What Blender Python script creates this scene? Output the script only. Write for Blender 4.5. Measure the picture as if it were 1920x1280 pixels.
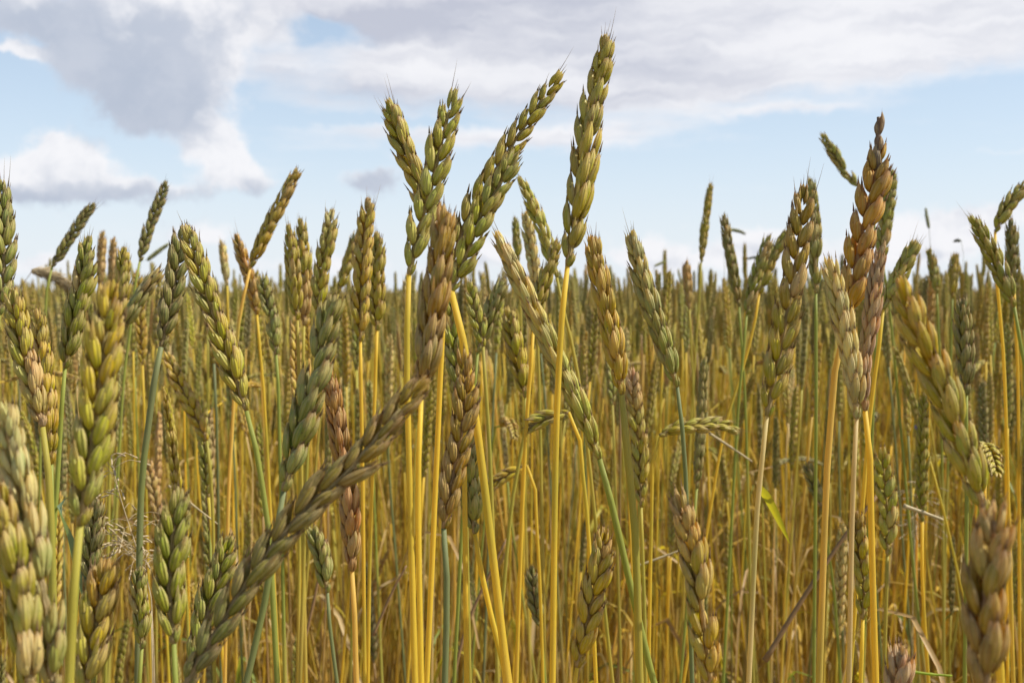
import bpy, math, random
import numpy as np
from mathutils import Vector, Matrix, Euler

PI = math.pi
C = bpy.context.scene
for o in list(bpy.data.objects):
    bpy.data.objects.remove(o)
col = C.collection

# ------------------------------------------------------------------ camera
F = 2000.0                     # focal length in pixels of the 1920 x 1280 photograph
CAM_Z = 1.0
HORIZON = 548.0
PITCH = math.atan((640 - HORIZON) / F)
cd = bpy.data.cameras.new('camera')
cam = bpy.data.objects.new('camera', cd)
col.objects.link(cam)
cd.sensor_width = 36.0
cd.lens = 36.0 * F / 1920.0
cd.clip_start = 0.02
cd.clip_end = 20000
cam.location = (0, 0, CAM_Z)
cam.rotation_euler = (PI / 2 - PITCH, 0, 0)
cd.dof.use_dof = True
cd.dof.focus_distance = 0.385
cd.dof.aperture_fstop = 25
cd.dof.aperture_blades = 7
C.camera = cam
CP, SP = math.cos(PITCH), math.sin(PITCH)


def W(px, py, d):
    """photograph pixel + distance along the optical axis -> world point"""
    x = (px - 960.0) / F * d
    y = -(py - 640.0) / F * d
    return Vector((x, d * CP + y * SP, CAM_Z - d * SP + y * CP))


def to_px(p):
    y, z = p[1], p[2] - CAM_Z
    d = y * CP - z * SP
    v = y * SP + z * CP
    return 960 + p[0] / d * F, 640 - v / d * F, d


# ------------------------------------------------------------------ light
SUN_EL, SUN_AZ = math.radians(50), math.radians(96)     # azimuth to the right of the view direction
sd = bpy.data.lights.new('sun', 'SUN')
sd.energy = 5.0
sd.angle = math.radians(0.6)
sd.color = (1.0, 0.95, 0.86)
sun = bpy.data.objects.new('sun', sd)
col.objects.link(sun)
sdir = Vector((math.sin(SUN_AZ) * math.cos(SUN_EL), math.cos(SUN_AZ) * math.cos(SUN_EL), math.sin(SUN_EL)))
sun.rotation_euler = sdir.to_track_quat('Z', 'Y').to_euler()

C.view_settings.view_transform = 'Standard'
C.view_settings.look = 'None'
C.view_settings.exposure = 0.55
C.view_settings.gamma = 1.0
C.render.engine = 'CYCLES'
C.cycles.max_bounces = 8
C.cycles.transmission_bounces = 6
C.cycles.diffuse_bounces = 4
C.cycles.glossy_bounces = 2
C.cycles.use_denoising = True

# ------------------------------------------------------------------ sky
SKY_STRENGTH = 0.10


class NT:
    """small helper to write node trees"""
    def __init__(self, tree):
        self.t = tree
        self.n = tree.nodes
        self.l = tree.links

    def new(self, kind, **kw):
        nd = self.n.new(kind)
        for k, v in kw.items():
            setattr(nd, k, v)
        return nd

    def put(self, sock, v):
        if hasattr(v, 'is_output'):
            self.l.new(v, sock)
        else:
            sock.default_value = v

    def math(self, op, a, b=0.0, c=None, clamp=False):
        nd = self.new('ShaderNodeMath', operation=op, use_clamp=clamp)
        self.put(nd.inputs[0], a)
        self.put(nd.inputs[1], b)
        if c is not None:
            self.put(nd.inputs[2], c)
        return nd.outputs[0]

    def vmath(self, op, a, b=None, c=None):
        nd = self.new('ShaderNodeVectorMath', operation=op)
        self.put(nd.inputs[0], a)
        if b is not None:
            self.put(nd.inputs[1], b)
        if c is not None:
            self.put(nd.inputs[2], c)
        return nd.outputs['Value'] if op == 'DOT_PRODUCT' else nd.outputs[0]

    def step(self, v, lo, hi, a=0.0, b=1.0):
        nd = self.new('ShaderNodeMapRange', interpolation_type='SMOOTHSTEP')
        self.put(nd.inputs[0], v)
        for i, q in enumerate((lo, hi, a, b)):
            self.put(nd.inputs[i + 1], q)
        return nd.outputs[0]

    def noise(self, vec, scale, detail=4.0, rough=0.55, color=False):
        nd = self.new('ShaderNodeTexNoise')
        self.put(nd.inputs['Vector'], vec)
        nd.inputs['Scale'].default_value = scale
        nd.inputs['Detail'].default_value = detail
        nd.inputs['Roughness'].default_value = rough
        return nd.outputs['Color'] if color else nd.outputs[0]

    def mix(self, f, a, b, blend='MIX'):
        nd = self.new('ShaderNodeMix', data_type='RGBA', blend_type=blend)
        self.put(nd.inputs[0], f)
        self.put(nd.inputs[6], a if hasattr(a, 'is_output') else (*a, 1.0))
        self.put(nd.inputs[7], b if hasattr(b, 'is_output') else (*b, 1.0))
        return nd.outputs[2]


def build_sky():
    w = bpy.data.worlds.new("World")
    C.world = w
    w.use_nodes = True
    t = NT(w.node_tree)
    t.n.clear()
    out = t.new('ShaderNodeOutputWorld')
    bg = t.new('ShaderNodeBackground')
    t.l.new(bg.outputs[0], out.inputs[0])
    sky = t.new('ShaderNodeTexSky', sky_type='NISHITA')
    sky.sun_disc = False
    sky.sun_elevation = SUN_EL
    sky.sun_rotation = SUN_AZ
    sky.air_density = 1.0
    sky.dust_density = 1.2
    sky.ozone_density = 1.5
    tc = t.new('ShaderNodeTexCoord')
    sep = t.new('ShaderNodeSeparateXYZ')
    t.l.new(tc.outputs['Generated'], sep.inputs[0])
    az = t.math('ARCTAN2', sep.outputs[0], sep.outputs[1])
    el = t.math('ARCSINE', sep.outputs[2])
    cmb = t.new('ShaderNodeCombineXYZ')
    t.put(cmb.inputs[0], az)
    t.put(cmb.inputs[1], el)
    P0 = cmb.outputs[0]
    # ragged outlines: the place in the sky is warped by two scales of noise
    n1 = t.noise(P0, 9.0, 6.0, 0.62, True)
    w1 = t.vmath('MULTIPLY_ADD', n1, (0.044, 0.036, 0), (-0.022, -0.018, 0))
    P = t.vmath('ADD', P0, w1)
    n2 = t.noise(P0, 45.0, 5.0, 0.6, True)
    w2 = t.vmath('MULTIPLY_ADD', n2, (0.022, 0.018, 0), (-0.011, -0.009, 0))
    P = t.vmath('ADD', P, w2)

    def ang(px, py):
        v = (W(px, py, 1.0) - Vector((0, 0, CAM_Z))).normalized()
        return math.atan2(v.x, v.y), math.asin(v.z)

    def blob(acc, px, py, rx, ry, wgt, src=None):
        a, e = ang(px, py)
        sx, sy = F / rx, F / ry
        q = t.vmath('MULTIPLY_ADD', src or P, (sx, sy, 0), (-a * sx, -e * sy, 0))
        r = t.vmath('DOT_PRODUCT', q, q)
        v = t.math('POWER', 0.3679, r)
        return t.math('MULTIPLY_ADD', v, wgt, acc)

    # (px, py, rx, ry, thickness): cumulus heaps
    heaps = [(285, 112, 130, 80, 1.25), (330, 25, 210, 55, 0.9), (140, 115, 50, 40, 0.6), (340, 195, 60, 58, 1.0), (245, 200, 42, 50, 0.65), (420, 110, 60, 60, .5),
             (35, 28, 80, 36, 0.9), (30, 95, 55, 10, 0.8),
             (110, 325, 88, 44, 1.25), (35, 345, 60, 36, 1.0), (225, 345, 75, 26, 0.6), (130, 285, 46, 28, 0.9),
             (400, 285, 56, 44, 1.1), (440, 325, 50, 32, 0.8), (345, 358, 60, 16, 0.5), (490, 340, 34, 22, 0.4),
             (712, 345, 44, 26, 0.9), (660, 335, 34, 16, 0.4),
             (365, 432, 62, 26, 0.85), (910, 468, 80, 32, 0.85), (1210, 470, 75, 34, 0.9), (1430, 455, 90, 32, 0.85), (1740, 445, 150, 42, 0.85),
             (640, 500, 190, 22, 0.6), (80, 500, 170, 22, 0.6), (1330, 492, 150, 24, 0.6), (1600, 480, 140, 26, 0.55), (1880, 400, 90, 26, 0.5)]
    acc = 0.0
    for h in heaps:
        acc = blob(acc, *h)
    # their shaded bellies
    bellies = [(255, 120, 190, 110, 1.05), (320, 205, 80, 60, 0.9), (220, 205, 80, 60, 0.8), (40, 40, 120, 40, 0.9), (420, 30, 260, 40, 0.45),
               (80, 385, 170, 26, 1.0), (210, 372, 130, 30, 0.7), (390, 372, 120, 26, 0.7), (480, 350, 50, 32, 0.7), (10, 355, 60, 30, 0.5), (210, 345, 50, 16, .4),
               (700, 350, 70, 32, 1.2), (360, 455, 70, 12, 0.4), (910, 490, 80, 12, 0.5), (1210, 492, 80, 12, 0.5), (1740, 470, 120, 12, 0.5), (1430, 470, 80, 14, 0.5)]
    bel = 0.0
    for h in bellies:
        bel = blob(bel, *h)
    fine = t.noise(P0, 26.0, 8.0, 0.62)
    dens = t.math('MULTIPLY_ADD', t.math('SUBTRACT', fine, 0.5), 1.35, acc)
    a_heap = t.step(dens, 0.20, 0.74)
    # long streaky layer, seen flat from below
    strc = t.vmath('MULTIPLY', P0, (3.2, 15.0, 1.0))
    str1 = t.noise(strc, 2.2, 8.0, 0.58)
    strc2 = t.vmath('MULTIPLY', P, (1.6, 9.0, 1.0))
    str2 = t.noise(strc2, 3.2, 7.0, 0.6)
    lay = 0.0
    for h in [(850, 10, 380, 75, 1.0), (1250, 40, 400, 75, 1.0), (1800, 50, 380, 60, 1.0), (770, 150, 300, 60, 0.9), (1200, 155, 280, 55, 0.9),
              (1500, 110, 330, 60, 0.8), (800, 262, 340, 32, 0.7), (1120, 250, 200, 26, 0.6), (520, 90, 60, 60, 0.4), (1880, 290, 90, 8, 0.45),
              (1460, 205, 140, 10, 0.5), (595, 52, 70, 20, -1.2), (480, 215, 60, 14, -.4), (700, 232, 260, 10, -0.6), (600, -200, 3000, 170, 0.9)]:
        lay = blob(lay, *h)
    dens2 = t.math('MULTIPLY_ADD', t.math('SUBTRACT', str1, 0.5), 1.5, lay)
    a_lay = t.step(dens2, 0.10, 1.0, 0.0, 0.93)
    g_lay = t.math('MULTIPLY', t.step(str2, 0.36, 0.66), t.step(lay, 0.25, 0.9))
    gm = 0.0
    for h in [(900, 25, 420, 50, 0.9), (760, 185, 280, 32, 0.9), (1200, 110, 230, 40, 0.5), (1150, 190, 160, 22, 0.5), (560, 25, 200, 25, 0.7)]:
        gm = blob(gm, *h)
    g_lay = t.math('ADD', t.math('MULTIPLY', g_lay, 0.55), t.math('MULTIPLY', t.math('MULTIPLY', gm, t.math('ADD', str2, 0.35)), 0.72), clamp=True)

    k = 0.72 / SKY_STRENGTH

    def c(r, g, b):
        return (r * k, g * k, b * k)
    white, pale, grey = c(0.90, 0.895, 0.92), c(0.80, 0.81, 0.86), c(0.465, 0.515, 0.62)
    # clear air: the sky model, whitened by thin high veil near the horizon
    veil = t.math('MULTIPLY', t.step(el, -0.02, 0.30, 0.92, 0.34), t.step(el, 0.32, 0.75, 1.0, 0.05))
    sky_c = t.mix(1.0, sky.outputs[0], (1.0, 1.0, 1.0), 'MULTIPLY')
    veil_c = t.mix(t.step(el, 0.0, 0.16), c(0.80, 0.86, 0.92), c(0.70, 0.82, 0.95))
    base = t.mix(veil, sky_c, veil_c)
    lay_c = t.mix(g_lay, white, c(0.53, 0.55, 0.64))
    base = t.mix(a_lay, base, lay_c)
    # heaps: white where thin and towards the sun, grey in the belly
    puff = t.noise(P, 22.0, 7.0, 0.6)
    shade = t.math('ADD', t.math('MULTIPLY', bel, 0.9), t.math('MULTIPLY', t.math('SUBTRACT', puff, 0.5), 2.3))
    heap_c = t.mix(t.step(shade, 0.0, 1.05), white, grey)
    heap_c = t.mix(t.math('MULTIPLY', t.step(puff, 0.35, 0.7), 0.25), heap_c, pale)
    base = t.mix(t.math('MULTIPLY', a_heap, 0.93), base, heap_c)
    t.l.new(base, bg.inputs[0])
    bg.inputs[1].default_value = SKY_STRENGTH
    w.cycles.sampling_method = 'MANUAL'
    w.cycles.sample_map_resolution = 512


build_sky()

# ------------------------------------------------------------------ materials


def pr(t, base, rough, spec=0.4):
    b = t.new('ShaderNodeBsdfPrincipled')
    t.put(b.inputs['Base Color'], base)
    t.put(b.inputs['Roughness'], rough)
    b.inputs['Specular IOR Level'].default_value = spec
    return b


def thin(t, bsdf, colr, amount):
    """some of the light passes through a thin husk, stem or blade"""
    tr = t.new('ShaderNodeBsdfTranslucent')
    t.put(tr.inputs[0], colr)
    m = t.new('ShaderNodeMixShader')
    t.put(m.inputs[0], amount)
    t.l.new(bsdf.outputs[0], m.inputs[1])
    t.l.new(tr.outputs[0], m.inputs[2])
    out = t.new('ShaderNodeOutputMaterial')
    t.l.new(m.outputs[0], out.inputs[0])
    return tr


def start(name):
    m = bpy.data.materials.new(name)
    m.use_nodes = True
    t = NT(m.node_tree)
    t.n.clear()
    return m, t


def ramp(t, fac, stops):
    r = t.new('ShaderNodeValToRGB')
    r.color_ramp.interpolation = 'LINEAR'
    e = r.color_ramp.elements
    while len(e) < len(stops):
        e.new(0.5)
    for k, (p, cc) in zip(e, stops):
        k.position = p
        k.color = (*cc, 1)
    t.put(r.inputs[0], fac)
    return r.outputs[0]


EAR = dict(olive=(.445, .40, .048), green=(.31, .335, .045), greygreen=(.32, .345, .090), gold=(.53, .41, .038), orange=(.52, .315, .045),
           brown=(.39, .245, .030), tan=(.54, .39, .150), pink=(.62, .44, .290), cream=(.66, .61, .290), dark=(.20, .21, .055), russet=(.46, .25, .075),
           lime=(.455, .455, .070))
STEM = dict(gold=(.78, .59, .060), amber=(.78, .56, .12), green=(.36, .40, .075), bluegreen=(.27, .30, .12), straw=(.70, .56, .25),
            brown=(.44, .29, .11), lime=(.52, .45, .075))


def husk_material(name, field=False):
    m, t = start(name)
    oi = t.new('ShaderNodeObjectInfo')
    rnd = oi.outputs['Random']
    base = oi.outputs['Color']
    if field:
        base = ramp(t, t.math('FRACT', t.math('MULTIPLY', rnd, 7.31)),
                    [(0.0, EAR['green']), (0.2, EAR['olive']), (0.42, EAR['gold']), (0.52, EAR['greygreen']), (0.66, EAR['dark']), (0.76, EAR['olive']), (0.92, EAR['lime']), (1.0, EAR['tan'])])
    at = t.new('ShaderNodeAttribute', attribute_name='mask')
    sep = t.new('ShaderNodeSeparateColor')
    t.l.new(at.outputs['Color'], sep.inputs[0])
    tip, edge, own = sep.outputs[0], sep.outputs[1], sep.outputs[2]
    tc = t.new('ShaderNodeTexCoord')
    uv = t.new('ShaderNodeUVMap')
    su = t.new('ShaderNodeSeparateXYZ')
    t.l.new(uv.outputs[0], su.inputs[0])
    off = t.vmath('ADD', tc.outputs['Object'], t.vmath('MULTIPLY', oi.outputs['Location'], (3, 3, 3)))
    blot = t.noise(off, 260.0, 4.0, 0.6)
    big = t.noise(off, 70.0, 3.0, 0.5)
    hsv = t.new('ShaderNodeHueSaturation')
    t.put(hsv.inputs['Hue'], t.math('MULTIPLY_ADD', own, 0.03, 0.482))
    t.put(hsv.inputs['Saturation'], t.math('MULTIPLY_ADD', rnd, 0.2, 0.95))
    t.put(hsv.inputs['Value'], t.math('MULTIPLY_ADD', t.math('FRACT', t.math('MULTIPLY', rnd, 13.7)), 0.26, 0.90))
    t.put(hsv.inputs['Color'], base)
    body = hsv.outputs[0]
    body = t.mix(t.step(blot, 0.45, 0.75, 0.0, 0.55), body, t.mix(1.0, body, (1.35, 1.3, 0.8), 'MULTIPLY'))
    body = t.mix(t.step(big, 0.42, 0.70, 0.0, 0.55), body, t.mix(1.0, body, (0.62, 0.85, 0.75), 'MULTIPLY'))
    # papery pale margins, faint nerves, purple brown tips
    nerve = t.math('SINE', t.math('MULTIPLY', su.outputs[1], 2 * PI * 8))
    body = t.mix(t.math('MULTIPLY', t.step(nerve, 0.2, 1.0), 0.34), body, (0.55, 0.46, 0.12))
    straw = t.mix(0.35, (0.80, 0.62, 0.34), body)
    body = t.mix(t.math('MULTIPLY', t.math('MULTIPLY', edge, t.step(blot, 0.25, 0.6)), 0.75), body, straw)
    pinkish = t.step(t.noise(off, 45.0, 2.0, 0.5), 0.40, 0.62)
    body = t.mix(t.math('MULTIPLY', t.step(tip, 0.0, 0.8), t.math('MULTIPLY_ADD', pinkish, 0.45, 0.12)), body, (0.58, 0.42, 0.28))
    body = t.mix(t.math('MULTIPLY', t.step(tip, 0.82, 1.0), t.math('MULTIPLY_ADD', pinkish, 0.5, 0.3)), body, (0.13, 0.065, 0.05))
    mould = t.noise(off, 700.0, 2.0, 0.5)
    body = t.mix(t.step(mould, 0.66, 0.74, 0.0, 0.7), body, (0.10, 0.065, 0.045))
    foot = t.step(su.outputs[0], 0.16, 0.0)
    body = t.mix(t.math('MULTIPLY', foot, 0.5), body, (0.30, 0.19, 0.12))
    b = pr(t, body, t.math('MULTIPLY_ADD', blot, 0.3, 0.34), 0.45)
    hgt = t.math('ADD', t.math('MULTIPLY', nerve, 0.5), t.math('MULTIPLY', blot, 1.2))
    bp = t.new('ShaderNodeBump')
    bp.inputs['Strength'].default_value = 0.6
    bp.inputs['Distance'].default_value = 0.0004
    t.put(bp.inputs['Height'], hgt)
    t.l.new(bp.outputs[0], b.inputs['Normal'])
    thin(t, b, t.mix(1.0, body, (1.4, 1.22, 0.32), 'MULTIPLY'), 0.42)
    return m


def stem_material(name, field=False):
    m, t = start(name)
    oi = t.new('ShaderNodeObjectInfo')
    rnd = oi.outputs['Random']
    base = oi.outputs['Color']
    if field:
        base = ramp(t, t.math('FRACT', t.math('MULTIPLY', rnd, 17.77)),
                    [(0.0, STEM['gold']), (0.30, STEM['lime']), (0.52, STEM['gold']), (0.68, STEM['green']), (0.76, STEM['lime']), (0.86, STEM['amber']), (0.96, STEM['straw']), (1.0, STEM['brown'])])
    tc = t.new('ShaderNodeTexCoord')
    uv = t.new('ShaderNodeUVMap')
    st = t.vmath('MULTIPLY', uv.outputs[0], (9.0, 7.0, 1.0))
    st = t.vmath('ADD', st, t.vmath('MULTIPLY', oi.outputs['Location'], (11, 17, 0)))
    streak = t.noise(t.vmath('MULTIPLY', st, (1.0, 3.0, 1.0)), 4.0, 4.0, 0.6)
    slow = t.noise(t.vmath('MULTIPLY', st, (1.0, 0.0, 1.0)), 1.3, 3.0, 0.5)
    body = t.mix(t.step(streak, 0.38, 0.62, 0.0, 0.75), base, t.mix(1.0, base, (0.70, 0.70, 0.8), 'MULTIPLY'))
    body = t.mix(t.step(slow, 0.48, 0.70, 0.0, 0.7), body, t.mix(0.35, (0.25, 0.29, 0.05), base))
    specks = t.noise(t.vmath('MULTIPLY', st, (6.0, 1.0, 1.0)), 14.0, 2.0, 0.5)
    body = t.mix(t.step(specks, 0.64, 0.72, 0.0, 0.7), body, (0.20, 0.11, 0.05))
    at = t.new('ShaderNodeAttribute', attribute_name='mask')
    sep = t.new('ShaderNodeSeparateColor')
    t.l.new(at.outputs['Color'], sep.inputs[0])
    body = t.mix(t.math('MULTIPLY', sep.outputs[0], 0.8), body, (0.22, 0.13, 0.06))      # nodes (the knees of the straw)
    body = t.mix(t.math('MULTIPLY', sep.outputs[1], t.math('MULTIPLY_ADD', slow, 0.5, 0.45)), body, (0.60, 0.44, 0.10))      # the old foot of the straw
    b = pr(t, body, 0.5, 0.35)
    bp = t.new('ShaderNodeBump')
    bp.inputs['Strength'].default_value = 0.3
    bp.inputs['Distance'].default_value = 0.0004
    t.put(bp.inputs['Height'], streak)
    t.l.new(bp.outputs[0], b.inputs['Normal'])
    thin(t, b, t.mix(1.0, body, (1.2, 1.06, 0.40), 'MULTIPLY'), 0.46)
    return m


def leaf_material(name, field=False):
    m, t = start(name)
    oi = t.new('ShaderNodeObjectInfo')
    base = oi.outputs['Color']
    if field:
        base = ramp(t, t.math('FRACT', t.math('MULTIPLY', oi.outputs['Random'], 31.1)),
                    [(0.0, (.54, .38, .12)), (0.35, (.42, .27, .08)), (0.5, (.58, .43, .16)), (0.7, (.48, .40, .05)), (0.9, (.56, .36, .05)), (1.0, (.18, .22, .04))])
    uv = t.new('ShaderNodeUVMap')
    st = t.vmath('MULTIPLY', uv.outputs[0], (3.0, 24.0, 1.0))
    n = t.noise(st, 3.0, 4.0, 0.6)
    n2 = t.noise(t.vmath('MULTIPLY', uv.outputs[0], (8.0, 2.0, 1.0)), 2.0, 4.0, 0.6)
    body = t.mix(t.step(n, 0.35, 0.7, 0.0, 0.5), base, t.mix(1.0, base, (0.65, 0.75, 0.8), 'MULTIPLY'))
    body = t.mix(t.step(n2, 0.52, 0.72, 0.0, 0.6), body, t.mix(1.0, base, (1.35, 0.9, 0.5), 'MULTIPLY'))
    b = pr(t, body, 0.48, 0.35)
    thin(t, b, t.mix(1.0, body, (1.25, 1.15, 0.5), 'MULTIPLY'), 0.5)
    return m


M_HUSK, M_STEM, M_LEAF = husk_material('husk'), stem_material('straw'), leaf_material('blade')
M_HUSK_F, M_STEM_F, M_LEAF_F = husk_material('husk_in_field', True), stem_material('straw_in_field', True), leaf_material('blade_in_field', True)


def soil_material():
    m, t = start('soil')
    tc = t.new('ShaderNodeTexCoord')
    a = t.noise(tc.outputs['Object'], 3.0, 8.0, 0.65)
    b2 = t.noise(tc.outputs['Object'], 60.0, 5.0, 0.6)
    body = t.mix(t.step(a, 0.35, 0.65), (0.26, 0.18, 0.08), (0.42, 0.31, 0.12))
    body = t.mix(t.step(b2, 0.5, 0.7, 0.0, 0.7), body, (0.55, 0.42, 0.18))
    b = pr(t, body, 0.9, 0.2)
    bp = t.new('ShaderNodeBump')
    bp.inputs['Distance'].default_value = 0.02
    t.put(bp.inputs['Height'], b2)
    t.l.new(bp.outputs[0], b.inputs['Normal'])
    out = t.new('ShaderNodeOutputMaterial')
    t.l.new(b.outputs[0], out.inputs[0])
    return m


def plain_material(name, colr, rough=0.6, trans=0.3):
    m, t = start(name)
    tc = t.new('ShaderNodeTexCoord')
    n = t.noise(tc.outputs['Object'], 150.0, 4.0, 0.6)
    body = t.mix(t.step(n, 0.35, 0.7), tuple(0.75 * q for q in colr), colr)
    b = pr(t, body, rough, 0.3)
    thin(t, b, body, trans)
    return m


# ------------------------------------------------------------------ mesh arrays


class MB:
    """collects vertices, faces, uv, mask; builds ONE mesh"""
    def __init__(self):
        self.v, self.f, self.uv, self.m, self.mi = [], [], [], [], []
        self.k = 0

    def add(self, v, f, uv, mask, mi=0):
        self.v.append(np.asarray(v, float))
        self.f.extend([[i + self.k for i in q] for q in f])
        self.uv.append(np.asarray(uv, float))
        self.m.append(np.asarray(mask, float))
        self.mi.extend([mi] * len(f))
        self.k += len(v)

    def arrays(self):
        return np.concatenate(self.v), self.f, np.concatenate(self.uv), np.concatenate(self.m)

    def add_mb(self, other, mat, mi=0, own=None):
        v, f, uv, m = other
        A = np.array(mat)
        vv = v @ A[:3, :3].T + A[:3, 3]
        if own is not None:
            m = m.copy()
            m[:, 2] = np.mod(m[:, 2] + own, 1.0)
        self.add(vv, f, uv, m, mi)

    def mesh(self, name, mats):
        v, f, uv, m = self.arrays()
        me = bpy.data.meshes.new(name)
        me.from_pydata(v.tolist(), [], f)
        lv = np.empty(len(me.loops), dtype=np.int32)
        me.loops.foreach_get('vertex_index', lv)
        ul = me.uv_layers.new(name='uv')
        ul.data.foreach_set('uv', uv[lv].astype(np.float32).ravel())
        ca = me.attributes.new('mask', 'FLOAT_COLOR', 'POINT')
        ca.data.foreach_set('color', np.concatenate([m, np.ones((len(m), 1))], 1).astype(np.float32).ravel())
        me.polygons.foreach_set('use_smooth', np.ones(len(f), dtype=bool))
        me.polygons.foreach_set('material_index', np.array(self.mi, dtype=np.int32))
        for q in mats:
            me.materials.append(q)
        me.update()
        return me


PU = [0, .08, .20, .38, .58, .74, .86, .94, 1.0]
PW = [.20, .50, .79, .98, 1.0, .80, .50, .25, .06]


def sstep(x, a, b):
    x = np.clip((x - a) / (b - a), 0, 1)
    return x * x * (3 - 2 * x)


def pod(mb, mat, L, w, t_out, t_in, nu, nv, bend=0.05, beak=0.0, hook=0.0, rnd=0.0, skew=0.0, paper=0.0):
    """one boat-shaped husk along +z, its keel towards +x"""
    us = np.linspace(0, 1, nu + 1) ** 0.9
    v, uv, mk = [], [], []
    for u in us:
        r = np.interp(u, PU, PW)
        rib = .07 if nv >= 12 else 0.0
        for j in range(nv):
            th = 2 * PI * j / nv
            c, s = math.cos(th), math.sin(th)
            rr = r * (1 + (rib if j % 2 else -rib) * (1 - u * u))
            y = w * rr * c + skew * L * u * u
            x = (t_out if s > 0 else t_in) * rr * s
            if s > 0.9:
                x *= 1.26
            x += bend * L * 4 * u * (1 - u) - hook * L * u ** 4
            v.append((x, y, L * u))
            uv.append((u, j / nv))
            mk.append((float(sstep(u, .72, 1.0)), min(1, (abs(c) ** 4 + (.45 if s > .95 else 0)) * float(sstep(u, .05, .4)) + paper * float(sstep(u, .35, .8))), rnd))
    f = []
    n = len(us)
    for i in range(n - 1):
        for j in range(nv):
            a, b = i * nv + j, i * nv + (j + 1) % nv
            f.append((a, b, b + nv, a + nv))
    k = len(v)
    v.append((-hook * L, skew * L, L * (1.0 + beak)))
    uv.append((1, .25))
    mk.append((1, 0, rnd))
    for j in range(nv):
        f.append(((n - 1) * nv + j, (n - 1) * nv + (j + 1) % nv, k))
    v.append((0, 0, -0.0002))
    uv.append((0, .25))
    mk.append((0, 0, rnd))
    for j in range(nv):
        f.append(((j + 1) % nv, j, k + 1))
    A = np.array(mat)
    v = np.array(v) @ A[:3, :3].T + A[:3, 3]
    mb.add(v, f, uv, mk)


def frames(pts):
    """tangent and a steady normal along a polyline"""
    T = []
    for i in range(len(pts)):
        a, b = pts[max(i - 1, 0)], pts[min(i + 1, len(pts) - 1)]
        T.append((b - a).normalized())
    ref = Vector((0, 1, 0)) if abs(T[0].y) < 0.9 else Vector((1, 0, 0))
    N = []
    for q in T:
        nn = (ref - q * ref.dot(q))
        nn.normalize()
        ref = nn
        N.append(nn)
    return T, N


def tube(mb, pts, radii, sides=7, mask=None, mi=0, u0=0.0, cap=True):
    T, N = frames(pts)
    v, uv, mk, f = [], [], [], []
    s = u0
    for i, p in enumerate(pts):
        if i:
            s += (p - pts[i - 1]).length
        B = T[i].cross(N[i])
        for j in range(sides):
            th = 2 * PI * j / sides
            q = p + (N[i] * math.cos(th) + B * math.sin(th)) * radii[i]
            v.append(q[:])
            uv.append((s, j / sides))
            mk.append(mask[i] if mask else (0, 0, 0))
    for i in range(len(pts) - 1):
        for j in range(sides):
            a, b = i * sides + j, i * sides + (j + 1) % sides
            f.append((a, b, b + sides, a + sides))
    if cap:
        f.append(list(range(sides))[::-1])
        f.append([len(v) - sides + j for j in range(sides)])
    mb.add(v, f, uv, mk, mi)


def spikelet_arrays(rng, hi=True, awn=0.0, flor=2, small=False):
    """one spikelet: two glumes at the sides, florets between; z along it, x away from the ear's axis"""
    mb = MB()
    nu, nv = (11, 16) if hi else (6, 7)
    R = Matrix.Rotation
    T = Matrix.Translation

    def j(a):
        return rng.uniform(-a, a)
    tips = []
    for s in (-1, 1):
        a = math.radians(72 + j(6)) * s
        m = T((.0006, s * .0011, 0)) @ R(a, 4, 'Z') @ R(math.radians(10 + j(2.5)), 4, 'Y')
        pod(mb, m, .0092 + j(.0005), .00235, .0015, .0010, nu, nv, .05, 0.17, 0.03, rng.random(), -s * 0.03)
    for s in (-1, 1):
        a = math.radians(40 + j(6)) * s
        L = .0100 + j(.0006)
        m = T((.0012, s * .0009, .0013)) @ R(a, 4, 'Z') @ R(math.radians(11 + j(3)), 4, 'Y')
        pod(mb, m, L, .0018, .0014, .0011, nu, nv, .06, 0.20, 0.01, rng.random(), 0, .65)
        tips.append(m @ Vector((0, 0, L * 1.05)))
    if flor > 2:
        L = .0082 + j(.0006)
        m = T((.0016, j(.0004), .0034)) @ R(j(.6), 4, 'Z') @ R(math.radians(4 + j(4)), 4, 'Y')
        pod(mb, m, L, .0017, .0013, .0011, nu, nv, .05, 0.22, 0.0, rng.random(), 0, .8)
        tips.append(m @ Vector((0, 0, L * 1.05)))
    for s in (-1, 1, rng.choice((-1, 1))):
        L = .0105 + j(.0009)
        m = T((.0010 + j(.0006), s * .0013, .0012)) @ R(math.radians(s * 60 + j(35)), 4, 'Z') @ R(math.radians(11 + j(5)), 4, 'Y')
        pod(mb, m, L, .0010, .0004, .0003, nu, nv if hi else 5, .04, 0.15, -0.03, rng.random(), j(.03), 1.0)
    for i, tp in enumerate(tips):
        ln = awn * rng.uniform(0.7, 1.15) if awn else rng.uniform(.0008, .0026)
        if awn and i >= 1:
            ln *= rng.choice((.15, .3, .8))
        d = Vector((0.10 + j(.1), (0.12 if tp.y > 0 else -0.12) + j(.08), 1)).normalized()
        side = Vector((j(.12), j(.12), 0))
        pts = [tp - d * .0008, tp + d * ln * .35 + side * ln * .1, tp + d * ln * .7 + side * ln * .3, tp + d * ln + side * ln * .6]
        r0 = .00020 if awn else .00034
        tube(mb, pts, [r0 * 1.5, r0 * .8, r0 * .5, r0 * .15], 4, [(1, 0, 0), (.8, 0, 0), (.6, 0, 0), (.5, 0, 0)])
    return mb.arrays()


rs = random.Random(5)
SPK_HI = [spikelet_arrays(rs, True, 0, 2 + (i % 2)) for i in range(6)]
SPK_AWN = [spikelet_arrays(rs, True, a, 3) for a in (.006, .010, .016)]
SPK_LO = [spikelet_arrays(rs, False, 0, 2 + (i % 2)) for i in range(4)]
SPK_LO_AWN = [spikelet_arrays(rs, False, .008, 2), spikelet_arrays(rs, False, .013, 2)]


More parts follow.
